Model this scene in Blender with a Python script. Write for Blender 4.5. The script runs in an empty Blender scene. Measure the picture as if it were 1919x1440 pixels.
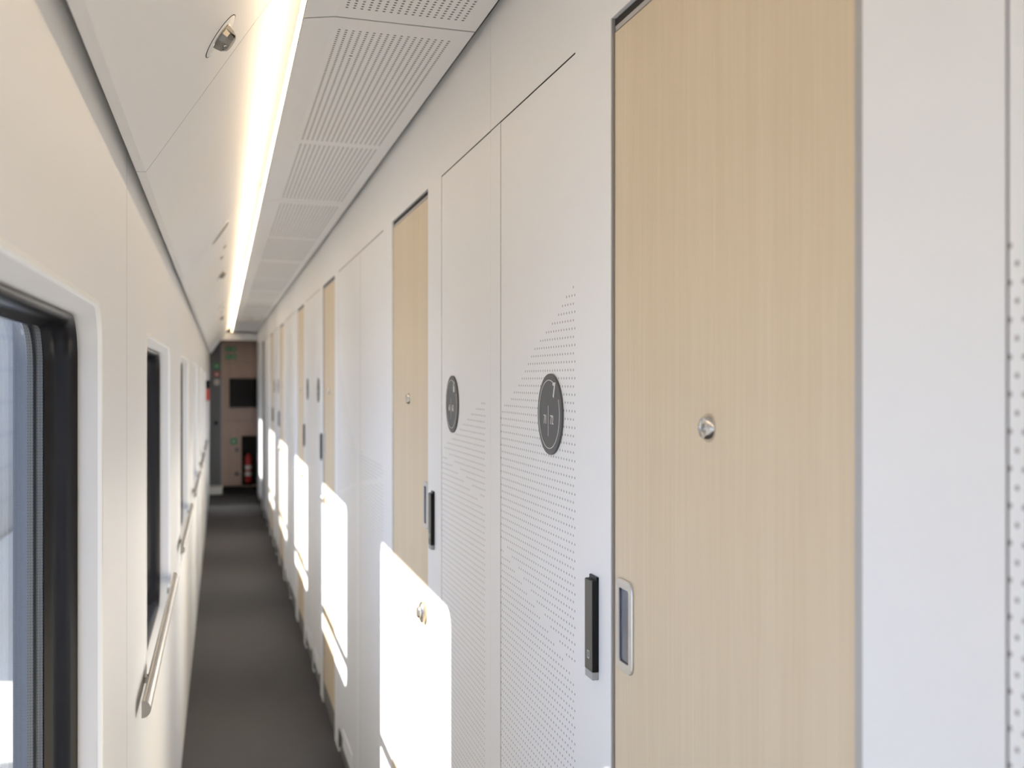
import bpy, bmesh, math
from mathutils import Vector, Matrix
sc = bpy.context.scene
COL = sc.collection
PI = math.pi
E = 1.705            # eye height; every h below is a height relative to the eye
W = 0.52             # right wall plane (x)
L = -0.17            # left wall plane (x)
P = 2.16             # car module length
PC = 2.23            # ceiling panel length

# ------------------------------------------------------------------ materials
def new_mat(name):
    m = bpy.data.materials.new(name); m.use_nodes = True
    nt = m.node_tree
    return m, nt, nt.nodes['Principled BSDF']

def mat(name, col, rough=0.5, metal=0.0, spec=0.5, bump=0.0, bscale=200, coat=0.0, emit=None, estr=0):
    m, nt, b = new_mat(name)
    b.inputs['Base Color'].default_value = (*col, 1)
    b.inputs['Roughness'].default_value = rough
    b.inputs['Metallic'].default_value = metal
    b.inputs['Specular IOR Level'].default_value = spec
    b.inputs['Coat Weight'].default_value = coat
    if emit:
        b.inputs['Emission Color'].default_value = (*emit, 1)
        b.inputs['Emission Strength'].default_value = estr
    if bump:
        n = nt.nodes.new('ShaderNodeTexNoise'); n.inputs['Scale'].default_value = bscale
        n.inputs['Detail'].default_value = 3
        g = nt.nodes.new('ShaderNodeNewGeometry')
        bp = nt.nodes.new('ShaderNodeBump'); bp.inputs['Strength'].default_value = bump
        bp.inputs['Distance'].default_value = 0.002
        nt.links.new(g.outputs['Position'], n.inputs['Vector'])
        nt.links.new(n.outputs['Fac'], bp.inputs['Height'])
        nt.links.new(bp.outputs['Normal'], b.inputs['Normal'])
    return m

class NG:
    """tiny maths-node writer"""
    def __init__(s, nt): s.nt = nt
    def m(s, op, a, b=None, c=None):
        n = s.nt.nodes.new('ShaderNodeMath'); n.operation = op
        for i, v in enumerate((a, b, c)):
            if v is None: continue
            if isinstance(v, (int, float)): n.inputs[i].default_value = v
            else: s.nt.links.new(v, n.inputs[i])
        return n.outputs[0]
    def xyz(s):
        g = s.nt.nodes.new('ShaderNodeNewGeometry'); q = s.nt.nodes.new('ShaderNodeSeparateXYZ')
        s.nt.links.new(g.outputs['Position'], q.inputs[0]); return q.outputs
    def curve(s, fac, pts):
        n = s.nt.nodes.new('ShaderNodeFloatCurve'); c = n.mapping.curves[0]
        while len(c.points) > 2: c.points.remove(c.points[1])
        c.points[0].location = pts[0]; c.points[1].location = pts[-1]
        for p in pts[1:-1]: c.points.new(*p)
        for p in c.points: p.handle_type = 'VECTOR'
        n.mapping.update()
        s.nt.links.new(fac, n.inputs['Value']); return n.outputs[0]
    def smooth(s, v, lo, hi):
        n = s.nt.nodes.new('ShaderNodeMapRange'); n.interpolation_type = 'SMOOTHSTEP'
        s.nt.links.new(v, n.inputs['Value'])
        n.inputs['From Min'].default_value = lo; n.inputs['From Max'].default_value = hi
        n.inputs['To Min'].default_value = 0; n.inputs['To Max'].default_value = 1
        return n.outputs[0]
    def mixcol(s, fac, c1, c2, dest):
        n = s.nt.nodes.new('ShaderNodeMix'); n.data_type = 'RGBA'
        s.nt.links.new(fac, n.inputs[0])
        n.inputs[6].default_value = (*c1, 1); n.inputs[7].default_value = (*c2, 1)
        s.nt.links.new(n.outputs[2], dest)

WHITE = (0.818, 0.822, 0.822)
M = {}
M['wall'] = mat('white_laminate', WHITE, 0.42, bump=0.03, bscale=60)
M['wall_left'] = mat('white_laminate_satin', (0.815, 0.817, 0.815), 0.36, bump=0.03, bscale=25)
M['reveal'] = mat('window_surround_white', (0.68, 0.682, 0.672), 0.4)
M['lip'] = mat('surround_lip_highlight', (0.88, 0.88, 0.85), 0.35)  # brighter than the wall: the lip's edge highlight is put into the colour
M['cove'] = mat('cove_white', (0.82, 0.82, 0.818), 0.5)
M['led'] = mat('led_diffuser', (1, 0.93, 0.8), 0.5, emit=(1.0, 0.75, 0.48), estr=12.5)
M['dark'] = mat('dark_gap', (0.015, 0.013, 0.012), 0.8)
M['plinth'] = mat('grey_plinth', (0.16, 0.155, 0.15), 0.6)
M['rubber'] = mat('black_rubber', (0.010, 0.010, 0.012), 0.30, spec=0.3)
M['alu'] = mat('brushed_aluminium', (0.62, 0.61, 0.60), 0.34, metal=0.9)
M['steel'] = mat('polished_steel', (0.72, 0.70, 0.67), 0.16, metal=1.0)
M['satin'] = mat('satin_nickel', (0.48, 0.46, 0.43), 0.22, metal=1.0)
M['jamb'] = mat('grey_jamb', (0.42, 0.41, 0.40), 0.4, metal=0.3)
M['sign'] = mat('sign_charcoal', (0.085, 0.083, 0.08), 0.45)
M['signtxt'] = mat('sign_white', (0.75, 0.75, 0.73), 0.5)
M['reader'] = mat('reader_face', (0.05, 0.05, 0.047), 0.35)
M['readerside'] = mat('reader_black', (0.005, 0.005, 0.006), 0.35, spec=0.25)
M['greyplastic'] = mat('grey_plastic', (0.36, 0.36, 0.36), 0.4)
M['blue_recess'] = mat('recess_steel', (0.13, 0.155, 0.22), 0.22, metal=0.9)
M['bodyframe'] = mat('body_frame', (0.10, 0.115, 0.14), 0.45)
M['greydoor'] = mat('grey_door', (0.16, 0.165, 0.175), 0.45)
M['black'] = mat('screen_black', (0.003, 0.003, 0.004), 0.25, spec=0.2)
M['red'] = mat('red_paint', (0.45, 0.035, 0.03), 0.35)
M['redsign'] = mat('red_sign', (0.50, 0.08, 0.06), 0.5)
M['green'] = mat('green_sign', (0.06, 0.30, 0.13), 0.5)
M['label'] = mat('white_label', (0.75, 0.74, 0.70), 0.5)
M['speaker'] = mat('speaker_grey', (0.33, 0.31, 0.29), 0.6)
M['lens'] = mat('lens_glass', (0.25, 0.25, 0.24), 0.12, metal=0.5)

# carpet
m, nt, b = new_mat('charcoal_carpet'); g = NG(nt)
n = nt.nodes.new('ShaderNodeTexNoise'); n.inputs['Scale'].default_value = 420; n.inputs['Detail'].default_value = 4
n2 = nt.nodes.new('ShaderNodeTexNoise'); n2.inputs['Scale'].default_value = 7
ge = nt.nodes.new('ShaderNodeNewGeometry')
nt.links.new(ge.outputs['Position'], n.inputs['Vector']); nt.links.new(ge.outputs['Position'], n2.inputs['Vector'])
f = g.m('ADD', g.m('MULTIPLY', n.outputs['Fac'], 0.75), g.m('MULTIPLY', n2.outputs['Fac'], 0.25))
g.mixcol(f, (0.049, 0.046, 0.047), (0.097, 0.092, 0.093), b.inputs['Base Color'])
b.inputs['Roughness'].default_value = 0.95
bp = nt.nodes.new('ShaderNodeBump'); bp.inputs['Strength'].default_value = 0.5; bp.inputs['Distance'].default_value = 0.004
nt.links.new(n.outputs['Fac'], bp.inputs['Height']); nt.links.new(bp.outputs['Normal'], b.inputs['Normal'])
M['carpet'] = m

# pale wood veneer (vertical grain)
def wood(name, c1, c2, rough=0.42, gs=1.0):
    m, nt, b = new_mat(name); g = NG(nt)
    ge = nt.nodes.new('ShaderNodeNewGeometry')
    mp = nt.nodes.new('ShaderNodeMapping'); mp.inputs['Scale'].default_value = (95 * gs, 95 * gs, 2.4)
    nt.links.new(ge.outputs['Position'], mp.inputs['Vector'])
    n = nt.nodes.new('ShaderNodeTexNoise'); n.inputs['Scale'].default_value = 2.2; n.inputs['Detail'].default_value = 6
    n.inputs['Distortion'].default_value = 0.25
    nt.links.new(mp.outputs[0], n.inputs['Vector'])
    mp2 = nt.nodes.new('ShaderNodeMapping'); mp2.inputs['Scale'].default_value = (10, 10, 0.5)
    nt.links.new(ge.outputs['Position'], mp2.inputs['Vector'])
    n2 = nt.nodes.new('ShaderNodeTexNoise'); n2.inputs['Scale'].default_value = 1.4; n2.inputs['Detail'].default_value = 2
    nt.links.new(mp2.outputs[0], n2.inputs['Vector'])
    f = g.m('ADD', g.m('MULTIPLY', n.outputs['Fac'], 0.62), g.m('MULTIPLY', n2.outputs['Fac'], 0.5))
    f = g.smooth(f, 0.33, 0.82)
    g.mixcol(f, c1, c2, b.inputs['Base Color'])
    b.inputs['Roughness'].default_value = rough
    return m
M['wood'] = wood('ash_veneer', (0.625, 0.510, 0.345), (0.685, 0.572, 0.408))
M['endwood'] = wood('end_wall_veneer', (0.45, 0.325, 0.26), (0.56, 0.42, 0.345), 0.5)

# dotted wall panel: staggered rows of small grey dots under a hill-shaped outline
m, nt, b = new_mat('dotted_laminate'); g = NG(nt)
X, Y, Z = g.xyz()
row = g.m('DIVIDE', Z, 0.0127); ri = g.m('FLOOR', row)
st = g.m('MULTIPLY', g.m('MODULO', ri, 2.0), 0.5)
cy = g.m('ADD', g.m('DIVIDE', g.m('ADD', Y, 5.0), 0.0134), st)
dy = g.m('MULTIPLY', g.m('SUBTRACT', g.m('FRACT', cy), 0.5), 0.0134)
dz = g.m('MULTIPLY', g.m('SUBTRACT', g.m('FRACT', row), 0.5), 0.0127)
dist = g.m('SQRT', g.m('ADD', g.m('MULTIPLY', dy, dy), g.m('MULTIPLY', dz, dz)))
dot = g.m('SUBTRACT', 1.0, g.smooth(dist, 0.0016, 0.0024))
ycell = g.m('MULTIPLY', g.m('SUBTRACT', g.m('FLOOR', cy), st), 0.0134)      # cell-based so whole dots appear or not
u = g.m('FRACT', g.m('DIVIDE', g.m('ADD', g.m('SUBTRACT', ycell, 5.0), 8.64), 4.32))
h = g.m('SUBTRACT', g.m('MULTIPLY', g.m('ADD', ri, 0.5), 0.0127), E)
top = [(0, -.27), (.6, .095), (1.1, .2), (1.55, .145), (1.646, .0975), (1.768, .049), (1.86, -.01), (1.93, -.04), (1.99, -.055), (2.1, -.035), (2.28, -.085), (2.45, -.14), (2.56, -.165), (3.5, -.29), (4.32, -.27)]
band = [(0, -.42), (.6, -.52), (1.1, -.58), (1.57, -.441), (1.97, -.315), (2.12, -.255), (2.56, -.165), (3.5, -.33), (4.32, -.42)]
tc = g.m('SUBTRACT', g.curve(u, [(a / 4.32, v + .7) for a, v in top]), .7)
bc = g.m('SUBTRACT', g.curve(u, [(a / 4.32, v + .7) for a, v in band]), .7)
below = g.m('LESS_THAN', h, tc)
offb = g.m('GREATER_THAN', g.m('ABSOLUTE', g.m('SUBTRACT', h, bc)), 0.0085)
mask = g.m('MULTIPLY', g.m('MULTIPLY', dot, below), offb)
for cc in (2.056 / 4.32, 4.217 / 4.32):
    mask = g.m('MULTIPLY', mask, g.m('GREATER_THAN', g.m('ABSOLUTE', g.m('SUBTRACT', u, cc)), .055 / 4.32))
# margins: no dots on the strip beside the seam
g.mixcol(mask, WHITE, (0.27, 0.26, 0.25), b.inputs['Base Color'])
b.inputs['Roughness'].default_value = 0.42
M['dotted'] = m

# perforated ceiling panel
m, nt, b = new_mat('perforated_ceiling_white'); g = NG(nt)
X, Y, Z = g.xyz()
cx = g.m('DIVIDE', g.m('SUBTRACT', X, 0.2275), 0.01435)
yy = g.m('MULTIPLY', g.m('FRACT', g.m('DIVIDE', g.m('ADD', g.m('SUBTRACT', Y, 2.136), 8.92), PC)), PC)
cyy = g.m('DIVIDE', yy, 0.0136)
dx = g.m('MULTIPLY', g.m('SUBTRACT', g.m('FRACT', cx), 0.5), 0.01435)
dy = g.m('MULTIPLY', g.m('SUBTRACT', g.m('FRACT', cyy), 0.5), 0.0136)
dist = g.m('SQRT', g.m('ADD', g.m('MULTIPLY', dx, dx), g.m('MULTIPLY', dy, dy)))
dot = g.m('SUBTRACT', 1.0, g.smooth(dist, 0.0027, 0.0034))
ci = g.m('FLOOR', cx)
inx = g.m('MULTIPLY', g.m('GREATER_THAN', ci, -0.5), g.m('LESS_THAN', ci, 16.5))
ri = g.m('FLOOR', cyy)
f1 = g.m('MULTIPLY', g.m('GREATER_THAN', ri, 4.5), g.m('LESS_THAN', ri, 81.5))
f2 = g.m('MULTIPLY', g.m('GREATER_THAN', ri, 85.5), g.m('LESS_THAN', ri, 159.5))
mk = g.m('MULTIPLY', g.m('MULTIPLY', dot, inx), g.m('ADD', f1, f2))
# fixing screw spots inside the field: the holes around them are left out
for sy in (0.245, 0.93, 1.36):
    a = g.m('SUBTRACT', X, 0.2275 + 3.5 * 0.01435); c2 = g.m('SUBTRACT', yy, sy)
    r = g.m('SQRT', g.m('ADD', g.m('MULTIPLY', a, a), g.m('MULTIPLY', c2, c2)))
    mk = g.m('MULTIPLY', mk, g.m('GREATER_THAN', r, 0.013))
    mk = g.m('MAXIMUM', mk, g.m('LESS_THAN', r, 0.0042))
g.mixcol(mk, (0.86, 0.855, 0.85), (0.07, 0.06, 0.055), b.inputs['Base Color'])
b.inputs['Roughness'].default_value = 0.5
M['perf'] = m

# spacer bar with tiny perforations
m, nt, b = new_mat('perforated_spacer'); g = NG(nt)
X, Y, Z = g.xyz()
f = g.m('ABSOLUTE', g.m('SUBTRACT', g.m('FRACT', g.m('DIVIDE', Z, 0.0042)), 0.5))
fx = g.m('ABSOLUTE', g.m('SUBTRACT', g.m('FRACT', g.m('DIVIDE', X, 0.0032)), 0.5))
mk = g.m('MULTIPLY', g.m('LESS_THAN', f, 0.16), g.m('LESS_THAN', fx, 0.16))
g.mixcol(mk, (0.24, 0.24, 0.22), (0.06, 0.06, 0.06), b.inputs['Base Color'])
b.inputs['Roughness'].default_value = 0.4; b.inputs['Metallic'].default_value = 0.4
M['spacer'] = m

# window glass: clear with a fresnel sheen
m = bpy.data.materials.new('window_glass'); m.use_nodes = True; nt = m.node_tree; nt.nodes.clear()
o = nt.nodes.new('ShaderNodeOutputMaterial'); mx = nt.nodes.new('ShaderNodeMixShader')
tr = nt.nodes.new('ShaderNodeBsdfTransparent'); tr.inputs[0].default_value = (0.98, 0.98, 0.98, 1)
gl = nt.nodes.new('ShaderNodeBsdfGlossy'); gl.inputs['Roughness'].default_value = 0.02
fr = nt.nodes.new('ShaderNodeFresnel'); fr.inputs['IOR'].default_value = 1.35
mm = nt.nodes.new('ShaderNodeMath'); mm.operation = 'MULTIPLY'; mm.inputs[1].default_value = 0.28
nt.links.new(fr.outputs[0], mm.inputs[0]); nt.links.new(mm.outputs[0], mx.inputs[0])
nt.links.new(tr.outputs[0], mx.inputs[1]); nt.links.new(gl.outputs[0], mx.inputs[2]); nt.links.new(mx.outputs[0], o.inputs[0])
M['glass'] = m

# ------------------------------------------------------------------ mesh helpers
def box(bm, x0, x1, y0, y1, z0, z1):
    v = [bm.verts.new((x, y, z)) for x in (x0, x1) for y in (y0, y1) for z in (z0, z1)]
    for f in ((0, 1, 3, 2), (4, 6, 7, 5), (0, 4, 5, 1), (2, 3, 7, 6), (0, 2, 6, 4), (1, 5, 7, 3)):
        bm.faces.new([v[i] for i in f])

def ringstack(bm, loops, cap0=False, cap1=False):
    vs = [[bm.verts.new(p) for p in lp] for lp in loops]
    for a, b in zip(vs[:-1], vs[1:]):
        n = len(a)
        for i in range(n):
            bm.faces.new((a[i], a[(i + 1) % n], b[(i + 1) % n], b[i]))
    if cap0: bm.faces.new(vs[0][::-1])
    if cap1: bm.faces.new(vs[-1])
    return vs

def lathe(bm, origin, axis, prof, n=32):
    """prof: (radius, distance along axis) pairs"""
    ax = Vector(axis).normalized(); ref = Vector((0, 1, 0)) if abs(ax.y) < .9 else Vector((0, 0, 1))
    u = ax.cross(ref).normalized(); v = ax.cross(u); o = Vector(origin)
    loops = [[o + ax * d + (u * math.cos(2 * PI * i / n) + v * math.sin(2 * PI * i / n)) * max(r, 1e-5) for i in range(n)] for r, d in prof]
    ringstack(bm, loops, True, True)

def prism(bm, prof, y0, y1):
    """closed xz profile extruded along y"""
    ringstack(bm, [[(x, y0, z) for x, z in prof], [(x, y1, z) for x, z in prof]], True, True)

def rrect(y0, y1, z0, z1, r, x, n=8):
    pts = []
    for cy, cz, a0 in ((y1 - r, z1 - r, 0), (y0 + r, z1 - r, PI / 2), (y0 + r, z0 + r, PI), (y1 - r, z0 + r, 3 * PI / 2)):
        for i in range(n + 1):
            a = a0 + PI / 2 * i / n
            pts.append((x, cy + r * math.cos(a), cz + r * math.sin(a)))
    return pts

def finish(name, bm, m, parent=None, smooth=False, bevel=0, seg=2, props=None):
    bmesh.ops.recalc_face_normals(bm, faces=bm.faces)
    me = bpy.data.meshes.new(name); bm.to_mesh(me); bm.free()
    me.materials.append(M[m] if isinstance(m, str) else m)
    o = bpy.data.objects.new(name, me); COL.objects.link(o)
    if parent is not None: o.parent = parent
    if smooth:
        for p in me.polygons: p.use_smooth = True
        try: me.set_sharp_from_angle(angle=math.radians(38))
        except Exception: pass
    if bevel:
        b = o.modifiers.new('bevel', 'BEVEL'); b.width = bevel; b.segments = seg; b.limit_method = 'ANGLE'
        b.angle_limit = math.radians(35)
    if props:
        for k, v in props.items(): o[k] = v
    return o

def B(): return bmesh.new()
def S(): return {'kind': 'structure'}
def T(label, cat, group=None):
    d = {'label': label, 'category': cat}
    if group: d['group'] = group
    return d
def empty(name, loc, props):
    o = bpy.data.objects.new(name, None); COL.objects.link(o); o.location = loc
    o.empty_display_size = 0.05
    for k, v in props.items(): o[k] = v
    return o
def copy_tree(root, loc, props):
    r = root.copy(); COL.objects.link(r); r.location = loc
    for k in list(r.keys()):
        if k in ('label', 'category', 'group', 'kind'): del r[k]
    for k, v in props.items(): r[k] = v
    for ch in list(root.children):
        c = ch.copy(); COL.objects.link(c); c.parent = r
        for g_ in list(ch.children):
            d = g_.copy(); COL.objects.link(d); d.parent = c
    return r

Y0, Y1 = -4.3, 16.85      # ends of the corridor
# ------------------------------------------------------------------ floor / base
bm = B(); box(bm, -0.34, 1.2, Y0, Y1 + .3, -0.06, 0.0); finish('floor', bm, 'carpet', props=S())
bm = B(); box(bm, -0.2, 0.75, 15.1, 16.84, 0.0, 0.006); finish('trim_threshold', bm, 'dark', props=S())

# ------------------------------------------------------------------ left wall with window openings
WZ0, WZ1 = E - 0.80, E + 0.106          # opening at the wall face
wins = [(3.237 + P * k) for k in range(-3, 5)] + [15.32]
mods = []
y = 2.11 - 3 * P
for k in range(-3, 5): mods.append((y, y + P, 3.237 + P * k)); y += P
mods.append((y, y + 1.2, None)); mods.append((y + 1.2, Y1, 15.32))
ZT = E + 0.52
HW = 0.594
bm = B()
for (a, b_, c) in mods:
    a += 0.0016; b_ -= 0.0016
    a = max(a, Y0)
    outer = [(L, a, 0.0), (L, b_, 0.0), (L, b_, ZT), (L, a, ZT)]
    ov = [bm.verts.new(p) for p in outer]
    if c is None:
        bm.faces.new(ov)
    else:
        r = 0.060
        l0 = rrect(c - HW - .003, c + HW + .003, WZ0 - .003, WZ1 + .003, r, L)
        iv = [bm.verts.new(p) for p in l0]
        ed = [bm.edges.new((q[i], q[(i + 1) % len(q)])) for q in (ov, iv) for i in range(len(q))]
        bmesh.ops.triangle_fill(bm, use_beauty=True, edges=ed)
    ringstack(bm, [outer, [(L - .035, p[1], p[2]) for p in outer]])
finish('wall_left', bm, 'wall_left', props=S())
bm = B(); box(bm, L - .036, L - .034, Y0, Y1, 0, WZ0 - .02); box(bm, L - .036, L - .034, Y0, Y1, WZ1 + .02, ZT)
for (a, b_, c) in mods: box(bm, L - .033, L - .0001, a - .004, a + .004, 0, ZT)
finish('trim_left_backing', bm, 'dark', props=S())
# outer car body with the same openings
bm = B(); XO = -0.285
segs = [(Y0, None)]
ys = sorted(wins)
bounds = [Y0] + [(ys[i] + ys[i + 1]) / 2 for i in range(len(ys) - 1)] + [Y1 + .3]
for i, c in enumerate(ys):
    outer = [(XO, bounds[i], -0.3), (XO, bounds[i + 1], -0.3), (XO, bounds[i + 1], 2.9), (XO, bounds[i], 2.9)]
    def hole(xx, e): return rrect(c - HW + .006 - e * .4, c + HW - .006 + e * .6, E - .754 - e * .5, E + .094 + e, .066, xx)
    for xx, e in ((XO, .020), (XO - .006, .026)):
        ov = [bm.verts.new((xx, p[1], p[2])) for p in outer]
        iv = [bm.verts.new(p) for p in hole(xx, e)]
        ed = [bm.edges.new((q[j], q[(j + 1) % len(q)])) for q in (ov, iv) for j in range(len(q))]
        bmesh.ops.triangle_fill(bm, use_beauty=True, edges=ed)
    ringstack(bm, [hole(XO, .020), hole(XO - .006, .026)])
finish('wall_outer', bm, 'bodyframe', props=S())

def loop(c, inset, x, r=.060, zlo=WZ0, zhi=WZ1):
    return rrect(c - HW + inset, c + HW - inset, zlo + inset, zhi - inset, r, x)
w0 = None
for i, c in enumerate(ys):
    if w0 is None:
        w0 = empty('window_1', (0, c, 0), S())
        zl = E - .768; zh = E + .095
        bm = B()   # white surround: small rounded lip then a reveal whose sill rises towards the glass
        ringstack(bm, [loop(0, -.003, L), loop(0, -.0010, L - .0010), loop(0, 0, L - .0045),
                       loop(0, .001, L - .02, zlo=WZ0 + .02, zhi=WZ1 - .01), loop(0, .002, L - .037, zlo=zl, zhi=zh), loop(0, .001, L - .06, zlo=zl, zhi=zh)])
        finish('window_surround', bm, 'reveal', w0, smooth=True)
        bm = B(); ringstack(bm, [loop(0, -.0085, L - .0005), loop(0, -.0075, L + .0014), loop(0, -.0040, L + .0022), loop(0, -.0010, L + .0010), loop(0, .0002, L - .0020), loop(0, .0002, L - .0050)])
        finish('surround_lip', bm, 'lip', w0, smooth=True)
        bm = B()   # black rubber gasket with a rounded inner bead
        prof = [(.001, L - .036), (.003, L - .032), (.0065, L - .0315), (.010, L - .035), (.0125, L - .043), (.013, L - .052), (.0125, L - .060),
                (.0145, L - .066), (.018, L - .071), (.020, L - .0745), (.014, L - .0755)]
        ringstack(bm, [loop(0, q, x, zlo=zl, zhi=zh) for q, x in prof])
        finish('window_gasket', bm, 'rubber', w0, smooth=True)
        for xa in (-.2475, -.2595):
            bm = B(); zz0, zz1 = zl, WZ1
            ringstack(bm, [loop(0, .0135, xa, zlo=zl, zhi=zh), loop(0, .0135, xa - .0085, zlo=zl, zhi=zh)])
            finish('spacer_bar', bm, 'spacer', w0, smooth=True)
        bm = B()
        ringstack(bm, [loop(0, .0175, -.256, zlo=zl, zhi=zh), loop(0, .0175, -.2595, zlo=zl, zhi=zh), loop(0, .012, -.2595, zlo=zl, zhi=zh), loop(0, .012, -.256, zlo=zl, zhi=zh)])
        ringstack(bm, [loop(0, .012, -.268, zlo=zl, zhi=zh), loop(0, .004, -.286, zlo=zl, zhi=zh + .012)])
        finish('window_frame', bm, 'bodyframe', w0, smooth=False)
        bm = B(); ringstack(bm, [loop(0, .0178, -.2562, zlo=zl, zhi=zh), loop(0, .0182, -.2595, zlo=zl, zhi=zh)]); finish('pane_seal', bm, 'rubber', w0)
        for xa in (-.2450, -.2700):
            bm = B()
            ringstack(bm, [loop(0, .013, xa, zlo=zl, zhi=zh), loop(0, .013, xa - .003, zlo=zl, zhi=zh)], True, True)
            finish('glass_pane', bm, 'glass', w0)
    else:
        q = copy_tree(w0, (0, c, 0), S()); q.name = 'window_%d' % (i + 1)

# ------------------------------------------------------------------ handrails
def make_rail():
    LEN = 1.54
    t = empty('handrail', (0, 0, 0), {})
    n = 14; xf = -.159; R = .0178
    prof = [(xf, E - .683 - R), (xf, E - .683 + R)] + [(xf + .002 + R * .92 * math.sin(PI * k / n), E - .683 + R * math.cos(PI * k / n)) for k in range(0, n + 1)]
    bm = B(); prism(bm, prof, 0.0015, LEN - .0015)
    finish('rail', bm, 'satin', t, smooth=True)
    for ya in (0, LEN - .0015):
        bm = B(); prism(bm, [(x - .0002, z) for x, z in prof], ya, ya + .0015); finish('end_cap', bm, 'satin', t)
    for yb in (.24, LEN - .24):
        bm = B(); box(bm, L - .001, xf + .002, yb - .012, yb + .012, E - .683 - .008, E - .683 + .008)
        finish('bracket', bm, 'satin', t, bevel=.002)
    return t
rail = make_rail()
posn = ['lower edge of the nearest window', 'window just beyond the black-framed near window', 'third window from the camera', 'fourth window from the camera', 'fifth window from the camera', 'sixth window from the camera']
labs = ['half-round nickel handrail under the nearest large window, partly behind the frame edge',
        'long polished half-round handrail, largest one seen on the left wall',
        'half-round handrail second nearest in view, past the big shiny one on the left wall',
        'small dark-looking handrail third in line along the left wall windows',
        'small handrail fourth in line along the left wall windows',
        'tiny handrail farthest along the left wall near the corridor end']
first = True
for k in range(-1, 5):
    yy = 2.335 + P * k
    pr = T(labs[k + 1], 'handrail', 'handrails along the window wall')
    if k == -1: continue
    if first:
        rail.location = (0, yy, 0); first = False
        for a_, b_ in pr.items(): rail[a_] = b_
    else: copy_tree(rail, (0, yy, 0), pr)
# rail of the nearest window (out of frame below, its shadow falls on the lower right wall)
copy_tree(rail, (0, 2.335 - P, 0), T(labs[0], 'handrail', 'handrails along the window wall'))

# ------------------------------------------------------------------ cove panels
SX0, SZ0, SX1, SZ1 = -.136, E + .396, .0855, E + .731
cove_prof = [(-.155, E + .395), (SX0 - .002, E + .3955), (SX0 + .0005, E + .3985), (SX1, SZ1), (.098, E + .7475), (.113, E + .762), (.13, E + .772), (.165, E + .776), (.165, E + .79),
             (.12, E + .786), (.09, E + .765), (-.142, E + .42), (-.150, E + .50), (-.155, E + .50)]
cl = {-3: 'behind the camera', }
def ordn(i): return ['nearest', 'second', 'third', 'fourth', 'fifth', 'sixth', 'seventh', 'eighth', 'ninth', 'tenth'][i]
idx = 0
edges = []; cedges = []
for lst, st_, pp in ((edges, 2.136 - 3 * P, P), (cedges, 2.136 - 3 * PC, PC)):
    ya = st_
    while ya < 16.0:
        yb = min(ya + pp, 16.35); lst.append((max(ya, Y0), yb)); ya += pp
for (a, b_) in edges:
    vis = b_ > 0.3
    bm = B(); prism(bm, cove_prof, a + .0016, b_ - .0016)
    if vis:
        lab = '%s sloping white panel between window wall and light strip, counting from the camera' % ordn(idx)
    else:
        lab = 'sloping white panel between window wall and light strip, behind the camera'
    finish('cove_panel', bm, 'cove', smooth=True, props=T(lab, 'ceiling panel', 'sloping panels over the windows'))
    if vis: idx += 1
idx = 0
for (a, b_) in cedges:
    vis = b_ > 0.3
    bm = B()   # flat perforated panel
    prism(bm, [(.1565, E + .7135), (.218, E + .722), (.503, E + .7155), (.503, E + .735), (.1565, E + .735)], a + .003, b_ - .003)
    lab = ('%s flat perforated white ceiling panel counting from the camera' % ordn(idx)) if vis else 'flat perforated white ceiling panel behind the camera'
    finish('ceiling_panel', bm, 'perf', props=T(lab, 'ceiling panel', 'flat perforated ceiling panels'))
    # led strip module
    t = empty('light_strip', (.15, (a + b_) / 2, E + .713), T(('%s glowing warm light strip along the ceiling edge, counting from the camera' % ordn(idx)) if vis else 'glowing warm light strip behind the camera', 'light', 'light strips along the ceiling'))
    hl = (b_ - a) / 2 - .003
    bm = B(); box(bm, -.0015, .0045, -hl + .012, hl - .012, 0.0008, .014); finish('diffuser', bm, 'led', t)
    bm = B(); box(bm, .0046, .006, -hl, hl, 0.0005, .03)
    finish('channel', bm, 'alu', t)
    if vis: idx += 1
bm = B(); box(bm, -.30, .60, Y0, 16.4, E + .80, E + .83); finish('ceiling', bm, 'cove', props=S())
bm = B(); box(bm, .503, W + .02, Y0, 16.4, E + .737, E + .745); box(bm, -.30, -.156, Y0, 16.4, E + .505, E + .515)
for (a, b_) in cedges:
    prism(bm, [(.158, E + .7148), (.218, E + .7232), (.502, E + .7168), (.502, E + .7345), (.158, E + .7345)], a - .005, a + .005)
for (a, b_) in edges:
    prism(bm, [(-.1548, E + .3951), (SX0 - .002, E + .3957), (SX0 + .0004, E + .3987), (SX1 - .0001, SZ1 + .0002), (.0979, E + .7477), (.1129, E + .7622), (.107, E + .774), (.080, E + .745), (-.150, E + .425)], a - .004, a + .004)
finish('trim_ceiling_gap', bm, 'dark', props=S())
# bulkhead over the far end
bm = B(); box(bm, -.16, W, 16.36, 16.44, E + .595, E + .83); box(bm, -.30, W, 16.36, 16.44, E + .52 if False else E + .7, E + .83)
finish('trim_bulkhead', bm, 'wall', props=S())

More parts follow.
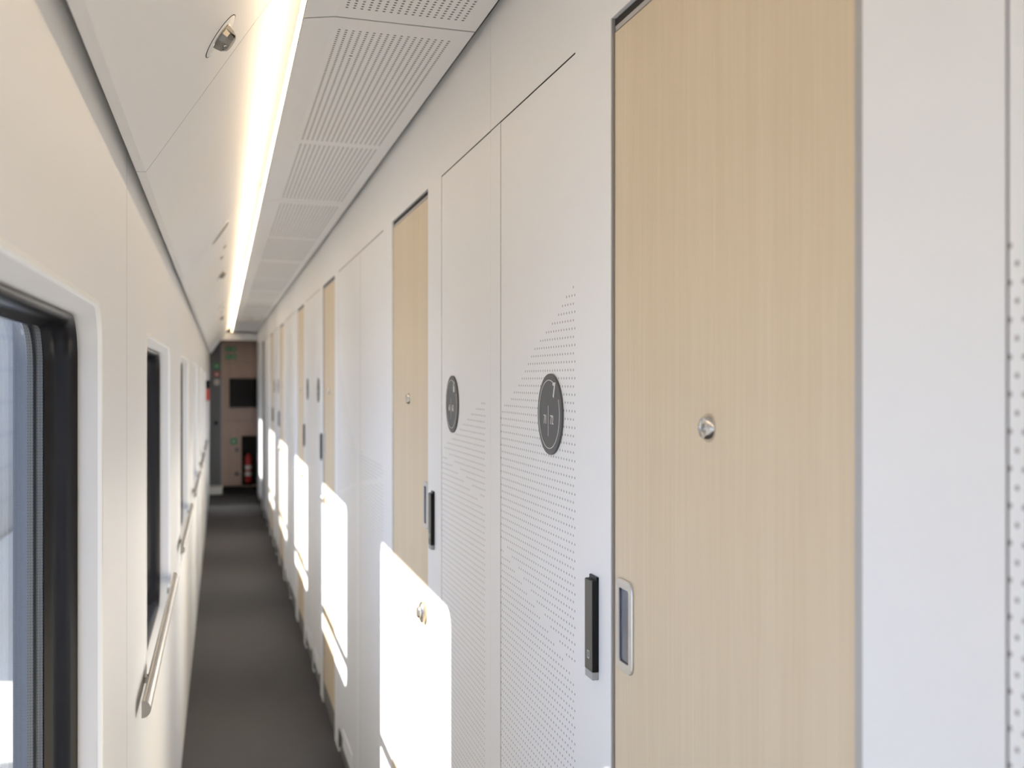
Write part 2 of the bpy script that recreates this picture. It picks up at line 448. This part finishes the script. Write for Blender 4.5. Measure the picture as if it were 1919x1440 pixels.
# ------------------------------------------------------------------ fixtures on the sloping panel
SN = Vector((.834, 0, -.5515))     # outward normal of the sloping panel
SD = Vector((.5515, 0, .834))
def onslope(t, y): return Vector((-.136 + .2215 * t, y, E + .396 + .335 * t))
sp = empty('spotlight', onslope(.61, 1.93), T('small nickel swivel spotlight on the sloping panel, closest to the camera', 'spotlight', 'spotlights on the sloping panels'))
bm = B(); lathe(bm, (0, 0, 0), SN, [(.0435, -.004), (.0435, .0006), (.0430, .0009), (.0001, .0009)], 48)
finish('mounting_plate', bm, 'cove', sp, smooth=True)
bm = B(); lathe(bm, (0, 0, 0), SN, [(.0450, -.004), (.0450, .0004), (.0437, .0004), (.0437, -.004)], 48)
finish('ring_gap', bm, 'dark', sp)
M['nickel_dark'] = mat('dark_nickel', (0.27, 0.26, 0.24), 0.32, metal=0.85)
bm = B(); lathe(bm, (0, 0, 0), SN, [(.0235, -.002), (.0240, .004), (.0220, .013), (.0150, .0215), (.0125, .0225), (.0001, .0225)], 12)
hd = finish('lamp_head', bm, 'nickel_dark', sp)
lo_ = SN * .0165 - SD * .0125 + Vector((0, -.0075, 0)); la = (SN * .75 - SD * .5 + Vector((0, -.45, 0))).normalized()
bm = B(); lathe(bm, lo_, la, [(.0056, -.002), (.0056, .0030), (.0042, .0036), (.0040, .0020), (.0001, .0020)], 20)
finish('lens', bm, 'steel', hd, smooth=True)
bm = B(); lathe(bm, (0, 0, 0), SN, [(.0270, -.001), (.0270, .0012), (.0262, .0020), (.0001, .0020)], 32)
finish('base_ring', bm, 'satin', sp, smooth=True)
bm = B(); o1 = SN * .0135 + SD * .012
for (da, db) in ((-.0012, .0012),):
    v = [o1 + SD * a_ + Vector((0, b_, 0)) + SN * c_ for a_ in (da, db) for b_ in (-.021, .004) for c_ in (-.010, .0085)]
    vv = [bm.verts.new(p) for p in v]
    for f in ((0, 1, 3, 2), (4, 6, 7, 5), (0, 4, 5, 1), (2, 3, 7, 6), (0, 2, 6, 4), (1, 5, 7, 3)): bm.faces.new([vv[q] for q in f])
finish('hinge_plate', bm, 'satin', sp)
spl = ['small nickel spotlight halfway down the corridor on the sloping panel, second from the camera', 'tiny spotlight farthest down the corridor on the sloping panel']
for k in (1, 2):
    copy_tree(sp, onslope(.61, 1.93 + 4.32 * k), T(spl[k - 1], 'spotlight', 'spotlights on the sloping panels'))
spk = empty('ceiling_speaker', onslope(.59, 4.45), T('grey round speaker disc on the sloping panel, larger and nearer one', 'speaker', 'speaker discs on the sloping panels'))
bm = B(); lathe(bm, (0, 0, 0), SN, [(.058, -.003), (.058, .003), (.054, .004), (.053, .002), (.0001, .002)], 40)
finish('grille', bm, 'speaker', spk, smooth=True)
bm = B(); lathe(bm, (0, 0, 0), SN, [(.0605, -.003), (.0605, .0015), (.058, .0042), (.0575, -.003)], 40)
finish('rim', bm, 'cove', spk, smooth=True)
copy_tree(spk, onslope(.59, 8.77), T('grey round speaker disc on the sloping panel, smaller and farther one', 'speaker', 'speaker discs on the sloping panels'))
for k, lb in ((0, 'nearer'), (1, 'farther')):
    for dy, lb2 in ((5.15, 'first'), (5.42, 'second')):
        bm = B(); lathe(bm, onslope(.62 if dy > 5.3 else .68, dy + 4.32 * k), SN, [(.011, -.003), (.011, .004), (.008, .006), (.0001, .006)], 20)
        finish('sensor_button', bm, 'speaker', smooth=True, props=T('tiny grey sensor on the sloping panel, %s of the %s pair behind a speaker disc' % (lb2, lb), 'sensor', 'sensors on the sloping panels'))

# ------------------------------------------------------------------ right wall
HT = .500                    # door / panel head height above the eye
cs = [2.06 + 4.32 * j for j in range(-1, 4)]
TH = .03
bm = B()
fz = [Y0] + [2.07 + P * k for k in range(-2, 7)] + [16.5]
for a, b_ in zip(fz[:-1], fz[1:]):          # frieze above the doors
    box(bm, W, W + TH, a + .001, b_ - .001, E + HT, E + .736)
def seg(a, b_, z0=0.0): box(bm, W, W + TH, a, b_, z0, E + HT)
for c in cs:
    for o1, o2 in ((-1.442, -1.272), (-.672, -.518), (.505, .681), (1.300, 1.475)):
        if c + o2 < 16.5 and c + o1 > -.9: seg(c + o1, c + o2)
seg(Y0, -.83)
seg(15.52, 16.5)
finish('wall_right', bm, 'wall', props=S())
bm = B(); box(bm, W + .020, W + .06, Y0, 16.5, 0, E + .74)
for j in (-1, 0, 1, 2, 3):
    c = 2.06 + 4.32 * j
    for o_ in (-.067, .505, -1.442, 2.093):
        if -.9 < c + o_ < 15.6:
            box(bm, W + .0006, W + .02, c + o_ - .003, c + o_ + .003, 0.02, E + HT - .001)
    box(bm, W + .0006, W + .02, c - .516, c + .506, E + HT - .004, E + HT + .001)
    if c < 14: box(bm, W + .0006, W + .02, c + 1.478, c + 2.876, E + HT - .004, E + HT + .001)
box(bm, W + .0006, W + .02, -.8, .615, E + HT - .004, E + HT + .001)
for yy in fz[1:-1]: box(bm, W + .0006, W + .02, yy - .003, yy + .003, E + HT + .001, E + .735)
finish('trim_right_backing', bm, 'dark', props=S())
bm = B(); box(bm, W + .008, W + .03, -.8, 16.4, 0, .108); finish('baseboard_right', bm, 'plinth', props=S())

def wall_panel(a, b_, m, label, ga=.0016, gb=.0016):
    bm = B(); box(bm, W + .0005, W + .03, a + ga, b_ - gb, .112, E + HT - .0022)
    return finish('wall_panel', bm, m, bevel=.0006, seg=1, props=T(label, 'wall panel', 'white panels of the compartment wall'))
def strip(a, b_, label):
    bm = B(); box(bm, W + .0005, W + .03, a + .0012, b_ - .0012, 0.0, E + HT - .0022)
    return finish('panel_strip', bm, 'wall', props=T(label, 'wall strip', 'narrow strips between wall panels'))
nums = {0: ('7', '6'), 1: ('5', '4'), 2: ('3', '2')}
for j in (0, 1, 2):
    c = 2.06 + 4.32 * j; n1, n2 = nums[j]
    wall_panel(c - .518, c - .067, 'dotted', 'white wall panel printed with grey dots, carrying the round sign %s' % n1, ga=.0004)
    strip(c - .067, c + .012, 'narrow white strip between signs %s and %s' % (n1, n2))
    wall_panel(c + .012, c + .505, 'dotted', 'white wall panel printed with grey dots, carrying the round sign %s' % n2, ga=.0006)
names = {-1: ('at the right edge of the photo', 0), 0: ('between the doors of rooms 6 and 5', 1), 1: ('between the doors of rooms 4 and 3', 2), 2: ('beyond the door of room 2', 3)}
for j in (-1, 0, 1, 2):
    c = 2.06 + 4.32 * j + 2.16; nm = names[j][0]
    wall_panel(c - .685, c - .067, 'dotted', 'dotted white wall panel %s, nearer half' % nm, ga=.0004)
    strip(c - .067, c + .012, 'narrow white strip mid-wall %s' % nm)
    wall_panel(c + .012, c + .718, 'dotted', 'dotted white wall panel %s, farther half' % nm, ga=.0006)
wall_panel(14.502, 15.52, 'wall', 'plain white wall panel at the far end beside the grey door')

def access(a, b_, label):
    bm = B(); box(bm, W - .003, W + .004, a, b_, .085, .165)
    finish('access_plate', bm, 'wall', bevel=.001, props=T(label, 'cover plate', 'low cover plates near the floor'))
access(4.40, 4.74, 'low white cover plate by the floor between rooms 6 and 5')
access(5.95, 6.24, 'low white cover plate by the floor below sign 5')
access(6.50, 6.80, 'low white cover plate by the floor below sign 4')
access(8.72, 9.06, 'low white cover plate by the floor between rooms 4 and 3')

# doors: built facing -x with the handle towards +y (s = -1 side of the pair) and mirrored for the other
def make_door(y0, y1, hs, name, leafmat='wood'):
    """hs=+1: handle at the far (+y) edge, -1: at the near edge"""
    t = empty(name, (W, (y0 + y1) / 2, 0), S())
    hw = (y1 - y0) / 2
    bm = B(); a, b_ = (-hw + .015, hw - .0048) if hs > 0 else (-hw + .0085, hw - .015)
    box(bm, .004, .034, a, b_, .112, E + HT - .020)
    finish('door_leaf', bm, leafmat, t, bevel=.001, seg=1)
    bm = B()
    for s in (-1, 1):
        if s != hs and hs < 0: continue
        wj = .0025 if s == hs and hs > 0 else .0045 if s == hs else .012
        a, b_ = sorted((s * (hw - .0002), s * (hw - wj))); box(bm, .0006, .03, a, b_, 0, E + HT - .0005)
    box(bm, .005, .03, -hw + .006, hw - .004, E + HT - .0185, E + HT - .0115)
    finish('door_frame', bm, 'jamb', t)
    if hs < 0:
        bm = B(); box(bm, .0004, .03, hw - .0142, hw, 0, E + HT - .0005); finish('hinge_strip', bm, 'wall', t)
    bm = B(); box(bm, .0052, .03, -hw + .002, hw - .002, E + HT - .0113, E + HT - .0015)
    box(bm, .0058, .03, -hw + .002, hw - .002, .115, E + HT - .0188)
    finish('door_seal', bm, 'dark', t)
    if leafmat != 'wood': return t
    # peephole
    bm = B(); lathe(bm, (.004, 0, E - .053), (-1, 0, 0), [(.0160, 0), (.0160, .002), (.0118, .0085), (.0108, .0085), (.0104, .0070), (.0062, .0066), (.0058, .0075), (.0050, .0075), (.0046, .0062), (.0001, .0062)], 28)
    pe = finish('peephole', bm, 'steel', t, smooth=True)
    bm = B(); lathe(bm, (-.0024, 0, E - .053), (-1, 0, 0), [(.0042, 0), (.0042, .0005), (.0025, .0018), (.0001, .0022)], 18)
    finish('lens', bm, 'lens', pe, smooth=True)
    # flush pull: rounded plate with a deep recess
    yc = hs * (hw - .0455); z0, z1 = E - .392, E - .268
    def rr(ins, x, r): return rrect(yc - .030 + ins, yc + .030 - ins, z0 + ins, z1 - ins, r, x, 5)
    bm = B()
    ringstack(bm, [rr(0, .0045, .014), rr(0, .0017, .014), rr(.001, .0007, .013), rr(.0125, .0007, .004), rr(.0128, .0025, .004)])
    hd = finish('flush_handle', bm, 'alu', t, smooth=True)
    bm = B(); ringstack(bm, [rr(.0126, .0022, .004), rr(.0126, .0035, .004)], False, True)
    finish('recess', bm, 'blue_recess', hd)
    # thumb-turn lock
    yl = hs * (hw - .066); zl = E - .618
    bm = B(); lathe(bm, (.004, yl, zl), (-1, 0, 0), [(.028, 0), (.028, .009), (.025, .012), (.0001, .012)], 32)
    lk = finish('lock_rosette', bm, 'satin', t, smooth=True)
    bm = B(); lathe(bm, (-.008, yl, zl), (-1, 0, 0), [(.017, 0), (.017, .003), (.014, .006), (.013, .009), (.006, .010), (.0001, .010)], 24)
    finish('thumb_turn', bm, 'steel', lk, smooth=True)
    return t
dn = 1
for j in (0, 1, 2):
    c = 2.06 + 4.32 * j
    make_door(c - 1.272, c - .672, +1, 'door_%d' % dn); dn += 1
    make_door(c + .681, c + 1.300, -1, 'door_%d' % dn); dn += 1
make_door(15.02 - 1.272, 15.02 - .672, +1, 'door_7', 'greydoor')

# ------------------------------------------------------------------ card readers
rd = empty('card_reader', (W, 1.453, E - .355), T('slim black card reader on the post left of the nearest door', 'card reader', 'card readers beside the doors'))
bm = B()
prism(bm, [(.0015, -.062), (-.0095, -.062), (-.0095, .0685), (-.0035, .0685), (-.0035, .0735), (.0015, .0735)], -.016, .016)
body = finish('body', bm, 'readerside', rd, bevel=.0008)
bm = B(); box(bm, -.0102, -.0094, -.0155, .0155, -.0615, .0675); finish('face_plate', bm, 'reader', rd)
bm = B(); box(bm, -.0098, -.0002, -.016, .016, -.0735, -.0622); finish('bottom_cap', bm, 'greyplastic', rd, bevel=.001)
bm = B(); z0, z1, y0, y1, t_ = -.045, -.034, -.0035, .0045, .0008
for q in ((y0, y1, z0, z0 + t_), (y0, y1, z1 - t_, z1), (y0, y0 + t_, z0, z1), (y1 - t_, y1, z0, z1)): box(bm, -.0106, -.0101, *q)
finish('card_symbol', bm, 'signtxt', rd)
rl = {(0, 1): 'slim black card reader right of the second wooden door, below sign 6',
      (1, 0): 'small black card reader beside the third wooden door, near sign 5',
      (1, 1): 'small black card reader on the post beside the fourth wooden door, next to sign 4',
      (2, 0): 'tiny black card reader on the post of the fifth wooden door, next to sign 3',
      (2, 1): 'tiny black card reader on the post of the sixth wooden door, next to sign 2'}
for (j, s), lb in rl.items():
    c = 2.06 + 4.32 * j
    copy_tree(rd, (W, c + (-.607 if s == 0 else .607), E - .355), T(lb, 'card reader', 'card readers beside the doors'))

# ------------------------------------------------------------------ room signs
TM = Matrix(((0, 0, -1), (-1, 0, 0), (0, 1, 0))).to_4x4()      # text x -> -y, text y -> +z, normal -> -x
def text_mesh(name, s, size, r_off, up, parent, m='signtxt', bold=0.0, wid=1.0, xoff=-.0034):
    cu = bpy.data.curves.new(name, 'FONT'); cu.body = s; cu.size = size; cu.align_x = 'CENTER'; cu.align_y = 'CENTER'
    cu.extrude = .0003; cu.offset = bold; cu.resolution_u = 4
    to = bpy.data.objects.new(name + '_src', cu); COL.objects.link(to)
    bpy.context.view_layer.update()
    me = bpy.data.meshes.new_from_object(to.evaluated_get(bpy.context.evaluated_depsgraph_get()))
    bpy.data.objects.remove(to)
    me.transform(Matrix.Diagonal((wid, 1, 1, 1))); me.transform(TM)
    me.transform(Matrix.Translation((xoff, -r_off, up)))
    me.materials.clear(); me.materials.append(M[m]); me.name = name
    o = bpy.data.objects.new(name, me); COL.objects.link(o); o.parent = parent
    return o
def make_sign(num, y):
    wh = {'7': 'nearest', '6': 'second nearest', '5': 'third nearest', '4': 'fourth nearest', '3': 'fifth nearest', '2': 'farthest'}[num]
    t = empty('room_sign', (W, y, E - .0555), T('round charcoal room sign reading %s with %s1 and %s2, %s on the dotted wall' % (num, num, num, wh), 'room sign', 'round room number signs'))
    bm = B(); lathe(bm, (0.0004, 0, 0), (-1, 0, 0), [(.0663, 0), (.0663, .0028), (.0658, .0034), (.0001, .0034)], 64)
    finish('disc', bm, 'sign', t, smooth=True)
    # ring with a gap at the upper right for the numeral
    bm = B(); n = 96; r0, r1 = .0553, .0564; x = -.0034
    g0, g1 = math.radians(25), math.radians(64)
    for i in range(n):
        a, b_ = 2 * PI * i / n, 2 * PI * (i + 1) / n
        if g0 < (a + b_) / 2 < g1: continue
        q = []
        for (aa, rr_) in ((a, r0), (a, r1), (b_, r1), (b_, r0)): q.append((-rr_ * math.cos(aa), rr_ * math.sin(aa)))
        lo = [bm.verts.new((x + .0002, p[0], p[1])) for p in q]; hi = [bm.verts.new((x - .0004, p[0], p[1])) for p in q]
        bm.faces.new(hi); bm.faces.new(lo[::-1])
        for k in range(4): bm.faces.new((lo[k], lo[(k + 1) % 4], hi[(k + 1) % 4], hi[k]))
    finish('ring', bm, 'signtxt', t)
    bm = B(); box(bm, x - .0004, x + .0002, .0035, .0045, -.036, .014); finish('divider_line', bm, 'signtxt', t)
    text_mesh('room_number', num, .0325, .0265, .0385, t, bold=.0011, wid=.85)
    text_mesh('berth_number', num + '1', .0215, -.0215, -.0095, t, wid=.8)
    text_mesh('berth_number', num + '2', .0215, .0150, -.0095, t, wid=.8)
    return t
for j in (0, 1, 2):
    c = 2.06 + 4.32 * j
    make_sign(nums[j][0], c - .394); make_sign(nums[j][1], c + .372)

# ------------------------------------------------------------------ far end
bm = B()
# end wall made of stacked boards with fine grooves, with a niche for the extinguisher
ye = 16.80
zs = [(0.10, E - 1.62), (E - .85, E - .62), (E - .616, E + .27), (E + .274, E + .75)]
for a, b_ in zs: box(bm, .012, 1.2, ye, ye + .1, a, b_)
box(bm, .012, .30, ye, ye + .1, E - 1.62, E - .85); box(bm, .60, 1.2, ye, ye + .1, E - 1.62, E - .85)
finish('wall_end', bm, 'endwood', props=S())
bm = B(); box(bm, .012, 1.2, ye + .02, ye + .1, 0, .10); box(bm, .30, .60, ye + .098, ye + .12, E - 1.62, E - .85)
finish('baseboard_end', bm, 'dark', props=S())
bm = B(); box(bm, -.004, .012, ye - .01, ye + .1, 0, E + .75); finish('trim_end', bm, 'jamb', props=S())
t = empty('door_8', (-.15, ye, 0), S())
bm = B(); box(bm, -.20, .146, 0, .05, .10, E + .75); finish('door_leaf', bm, 'greydoor', t)
bm = B(); lathe(bm, (.075, 0, E - .65), (0, -1, 0), [(.025, 0), (.025, .008), (.012, .012), (.012, .04), (.0001, .04)], 20); finish('door_lock', bm, 'black', t, smooth=True)
bm = B(); box(bm, W + .001, 1.2, 16.5, 16.52, 0, E + .83); finish('wall_right_end', bm, 'endwood', props=S())
bm = B(); box(bm, -.30, 1.2, 16.92, 16.95, 0, 2.9); box(bm, 1.2, 1.22, 16.4, 16.95, 0, 2.9); box(bm, -.3, 1.22, 16.44, 16.95, E + .75, E + .83)
finish('wall_far', bm, 'dark', props=S())
bm = B(); box(bm, -.3, W + .06, Y0 - .03, Y0, 0, 2.6); finish('wall_back', bm, 'wall', props=S())

bm = B(); box(bm, -.165, .02, 16.45, 16.78, .0065, .115)
finish('step_box', bm, 'label', bevel=.006, props=T('low white box on the floor in front of the grey end door', 'box'))
t = empty('display_screen', (.37, ye, E - .2), T('black wall-mounted display screen on the brown end wall', 'screen'))
bm = B(); box(bm, -.25, .25, -.045, 0, -.215, .225); finish('casing', bm, 'rubber', t, bevel=.004)
bm = B(); box(bm, -.238, .238, -.0465, -.0448, -.203, .213); finish('screen', bm, 'black', t)
# extinguisher
t = empty('fire_extinguisher', (.40, ye + .01, E - 1.56), T('red fire extinguisher with white label bands in the dark niche', 'fire extinguisher'))
bm = B(); lathe(bm, (0, 0, 0), (0, 0, 1), [(.045, 0), (.05, .01), (.05, .36), (.045, .40), (.02, .43), (.016, .45), (.0001, .45)], 32); finish('cylinder', bm, 'red', t, smooth=True)
for z0, z1 in ((.10, .16), (.20, .26)):
    bm = B(); lathe(bm, (0, 0, z0), (0, 0, 1), [(.0505, 0), (.0507, .001), (.0507, z1 - z0), (.0505, z1 - z0 + .001)], 32); finish('label_band', bm, 'label', t, smooth=True)
bm = B(); box(bm, -.015, .015, -.05, .03, .45, .475); box(bm, -.008, .008, -.065, .03, .485, .495); finish('valve_head', bm, 'black', t, bevel=.002)
bm = B()
pts = [Vector((-.02, -.03, .46)), Vector((-.06, -.03, .44)), Vector((-.068, -.03, .35)), Vector((-.068, -.02, .12))]
for p, q in zip(pts[:-1], pts[1:]): lathe(bm, p, q - p, [(.008, 0), (.008, (q - p).length)], 12)
finish('hose', bm, 'black', t, smooth=True)
bm = B(); box(bm, -.06, .06, -.005, .05, -.05, -.002); finish('holder', bm, 'black', t)

def sticker(x, h, w, hh, m, label, cat='sign', yy=None, gp=None, sym=None):
    yf = ye if yy is None else yy
    t = empty('safety_sign', (x, yf, E + h), T(label, cat, gp))
    bm = B(); box(bm, -w / 2, w / 2, -.004, 0, -hh / 2, hh / 2); finish('plate', bm, m, t)
    bm = B(); s = w * .22
    if sym == 'arrow':
        vs = [(-s, -s * .4), (0, -s * .4), (0, -s), (s, 0), (0, s), (0, s * .4), (-s, s * .4)]
    elif sym == 'cross':
        k = s * .35; vs = [(-s, -k), (-k, -k), (-k, -s), (k, -s), (k, -k), (s, -k), (s, k), (k, k), (k, s), (-k, s), (-k, k), (-s, k)]
    else:
        vs = [(-s, -s), (s, -s), (s, s), (-s, s)]
    lo = [(a, -.0036, b_) for a, b_ in vs]; hi = [(a, -.0050, b_) for a, b_ in vs]
    ringstack(bm, [lo, hi], True, True)
    finish('symbol', bm, 'red' if m == 'label' else 'label', t)
    return t
gp = 'green safety signs at the top of the end wall'
for (x, h, lb, sy) in ((.10, .475, 'upper left', 'arrow'), (.185, .475, 'upper right', 'cross'), (.10, .355, 'lower left', 'arrow'), (.185, .355, 'lower right', 'arrow')):
    sticker(x, h, .075, .075, 'green', 'green safety sign high on the brown end wall, %s of four' % lb, gp=gp, sym=sy)
sticker(.185, -.93, .10, .10, 'green', 'single green sign on the end wall beside the extinguisher niche', sym='arrow')
sticker(-.065, .215, .085, .09, 'green', 'green sign at the top of the grey end door', sym='arrow')
sticker(-.065, .09, .085, .075, 'redsign', 'red sign in the middle of the three on the grey end door', sym='square')
sticker(-.065, -.03, .07, .08, 'label', 'white sign with red mark, lowest on the grey end door', sym='cross')
for h, lb in ((-1.06, 'upper'), (-1.42, 'lower')):
    bm = B(); box(bm, .205, .255, ye - .02, ye, E + h - .03, E + h + .03)
    box(bm, .215, .245, ye - .024, ye - .019, E + h - .018, E + h + .018)
    finish('power_socket', bm, 'greydoor', bevel=.003, props=T('small dark socket on the end wall left of the extinguisher, %s of two' % lb, 'socket', 'sockets on the end wall'))
t = empty('fire_alarm', (L, 12.62, E - .10), T('red alarm box with black top on the left wall near the corridor end', 'fire alarm'))
bm = B(); box(bm, -.002, .04, -.09, .09, -.13, .0); finish('call_box', bm, 'redsign', t, bevel=.004)
bm = B(); box(bm, -.002, .042, -.09, .09, .004, .10); finish('top_unit', bm, 'black', t, bevel=.004)
for x, lb in ((.27, 'left'), (.40, 'right')):  # added pale plates stand in for bright reflections on the ceiling
    bm = B(); box(bm, x - .045, x + .045, 12.5, 12.9, E + .700, E + .7165)
    finish('reflection_plate', bm, 'label', bevel=.004, props=T('pale flat plate standing in for a bright reflection on the far ceiling, %s of two' % lb, 'painted reflection', 'plates for bright reflections on the far ceiling'))

# ------------------------------------------------------------------ outside
m = mat('platform_concrete', (0.36, 0.35, 0.34), 0.9, bump=.2, bscale=3); M['ground'] = m
bm = B(); box(bm, -60, -.8, -20, 60, -1.75, -1.7); finish('ground', bm, 'ground', props=S())
m, nt, b = new_mat('facade_panels'); g = NG(nt); X, Y, Z = g.xyz()
fz_ = g.m('FRACT', g.m('MULTIPLY', Z, 1.6)); mk = g.m('LESS_THAN', fz_, .12)
g.mixcol(mk, (0.52, 0.46, 0.37), (0.42, 0.38, 0.33), b.inputs['Base Color']); b.inputs['Roughness'].default_value = .6
M['facade'] = m
M['paving'] = mat('pale_paving', (0.90, 0.82, 0.68), 0.9)
bm = B(); box(bm, -3.95, -1.2, 9, 60, -1.699, -1.25); finish('platform', bm, 'paving', bevel=.02, props=T('pale station platform outside the near window, in front of the banded wall', 'platform'))
t = empty('platform_building', (-4.0, 22, -1.7), T('grey building front with horizontal bands outside the near window', 'building'))
bm = B(); box(bm, -.3, 0, -10, 40, 0, 4.6); finish('face', bm, 'facade', t)
bm = B(); box(bm, -.36, .06, -10, 40, 4.6, 4.7); finish('coping', bm, 'greyplastic', t)

# ------------------------------------------------------------------ light
sd = Vector((1, -.27, -.79)).normalized()
li = bpy.data.lights.new('sun', 'SUN'); li.energy = 15.5; li.angle = math.radians(.53); li.color = (1, .985, .96)
so = bpy.data.objects.new('sun', li); COL.objects.link(so); so.rotation_euler = sd.to_track_quat('-Z', 'Y').to_euler()
so.location = (-6, 3, 6)
wd = bpy.data.worlds.new('world'); sc.world = wd; wd.use_nodes = True
bg = wd.node_tree.nodes['Background']; bg.inputs[0].default_value = (.50, .66, 1.0, 1); bg.inputs[1].default_value = 1.95

# ------------------------------------------------------------------ camera
cam = bpy.data.cameras.new('camera'); co = bpy.data.objects.new('camera', cam); COL.objects.link(co)
co.location = (0, 0, E); co.rotation_euler = (PI / 2, 0, -math.atan(545 / 2000))
cam.sensor_width = 36; cam.lens = 36 * 2000 / 1919; cam.shift_y = -7 / 1919
cam.clip_start = .02; cam.clip_end = 300
cam.dof.use_dof = True; cam.dof.focus_distance = 1.75; cam.dof.aperture_fstop = 5.0
sc.camera = co
sc.view_settings.view_transform = 'Standard'; sc.view_settings.look = 'None'
sc.view_settings.exposure = 0.20; sc.view_settings.gamma = 1
sc.view_settings.use_curve_mapping = False
sc.cycles.max_bounces = 24; sc.cycles.diffuse_bounces = 16; sc.cycles.transparent_max_bounces = 24
sc.cycles.glossy_bounces = 8
sc.cycles.sample_clamp_indirect = 6
sc.cycles.use_denoising = True
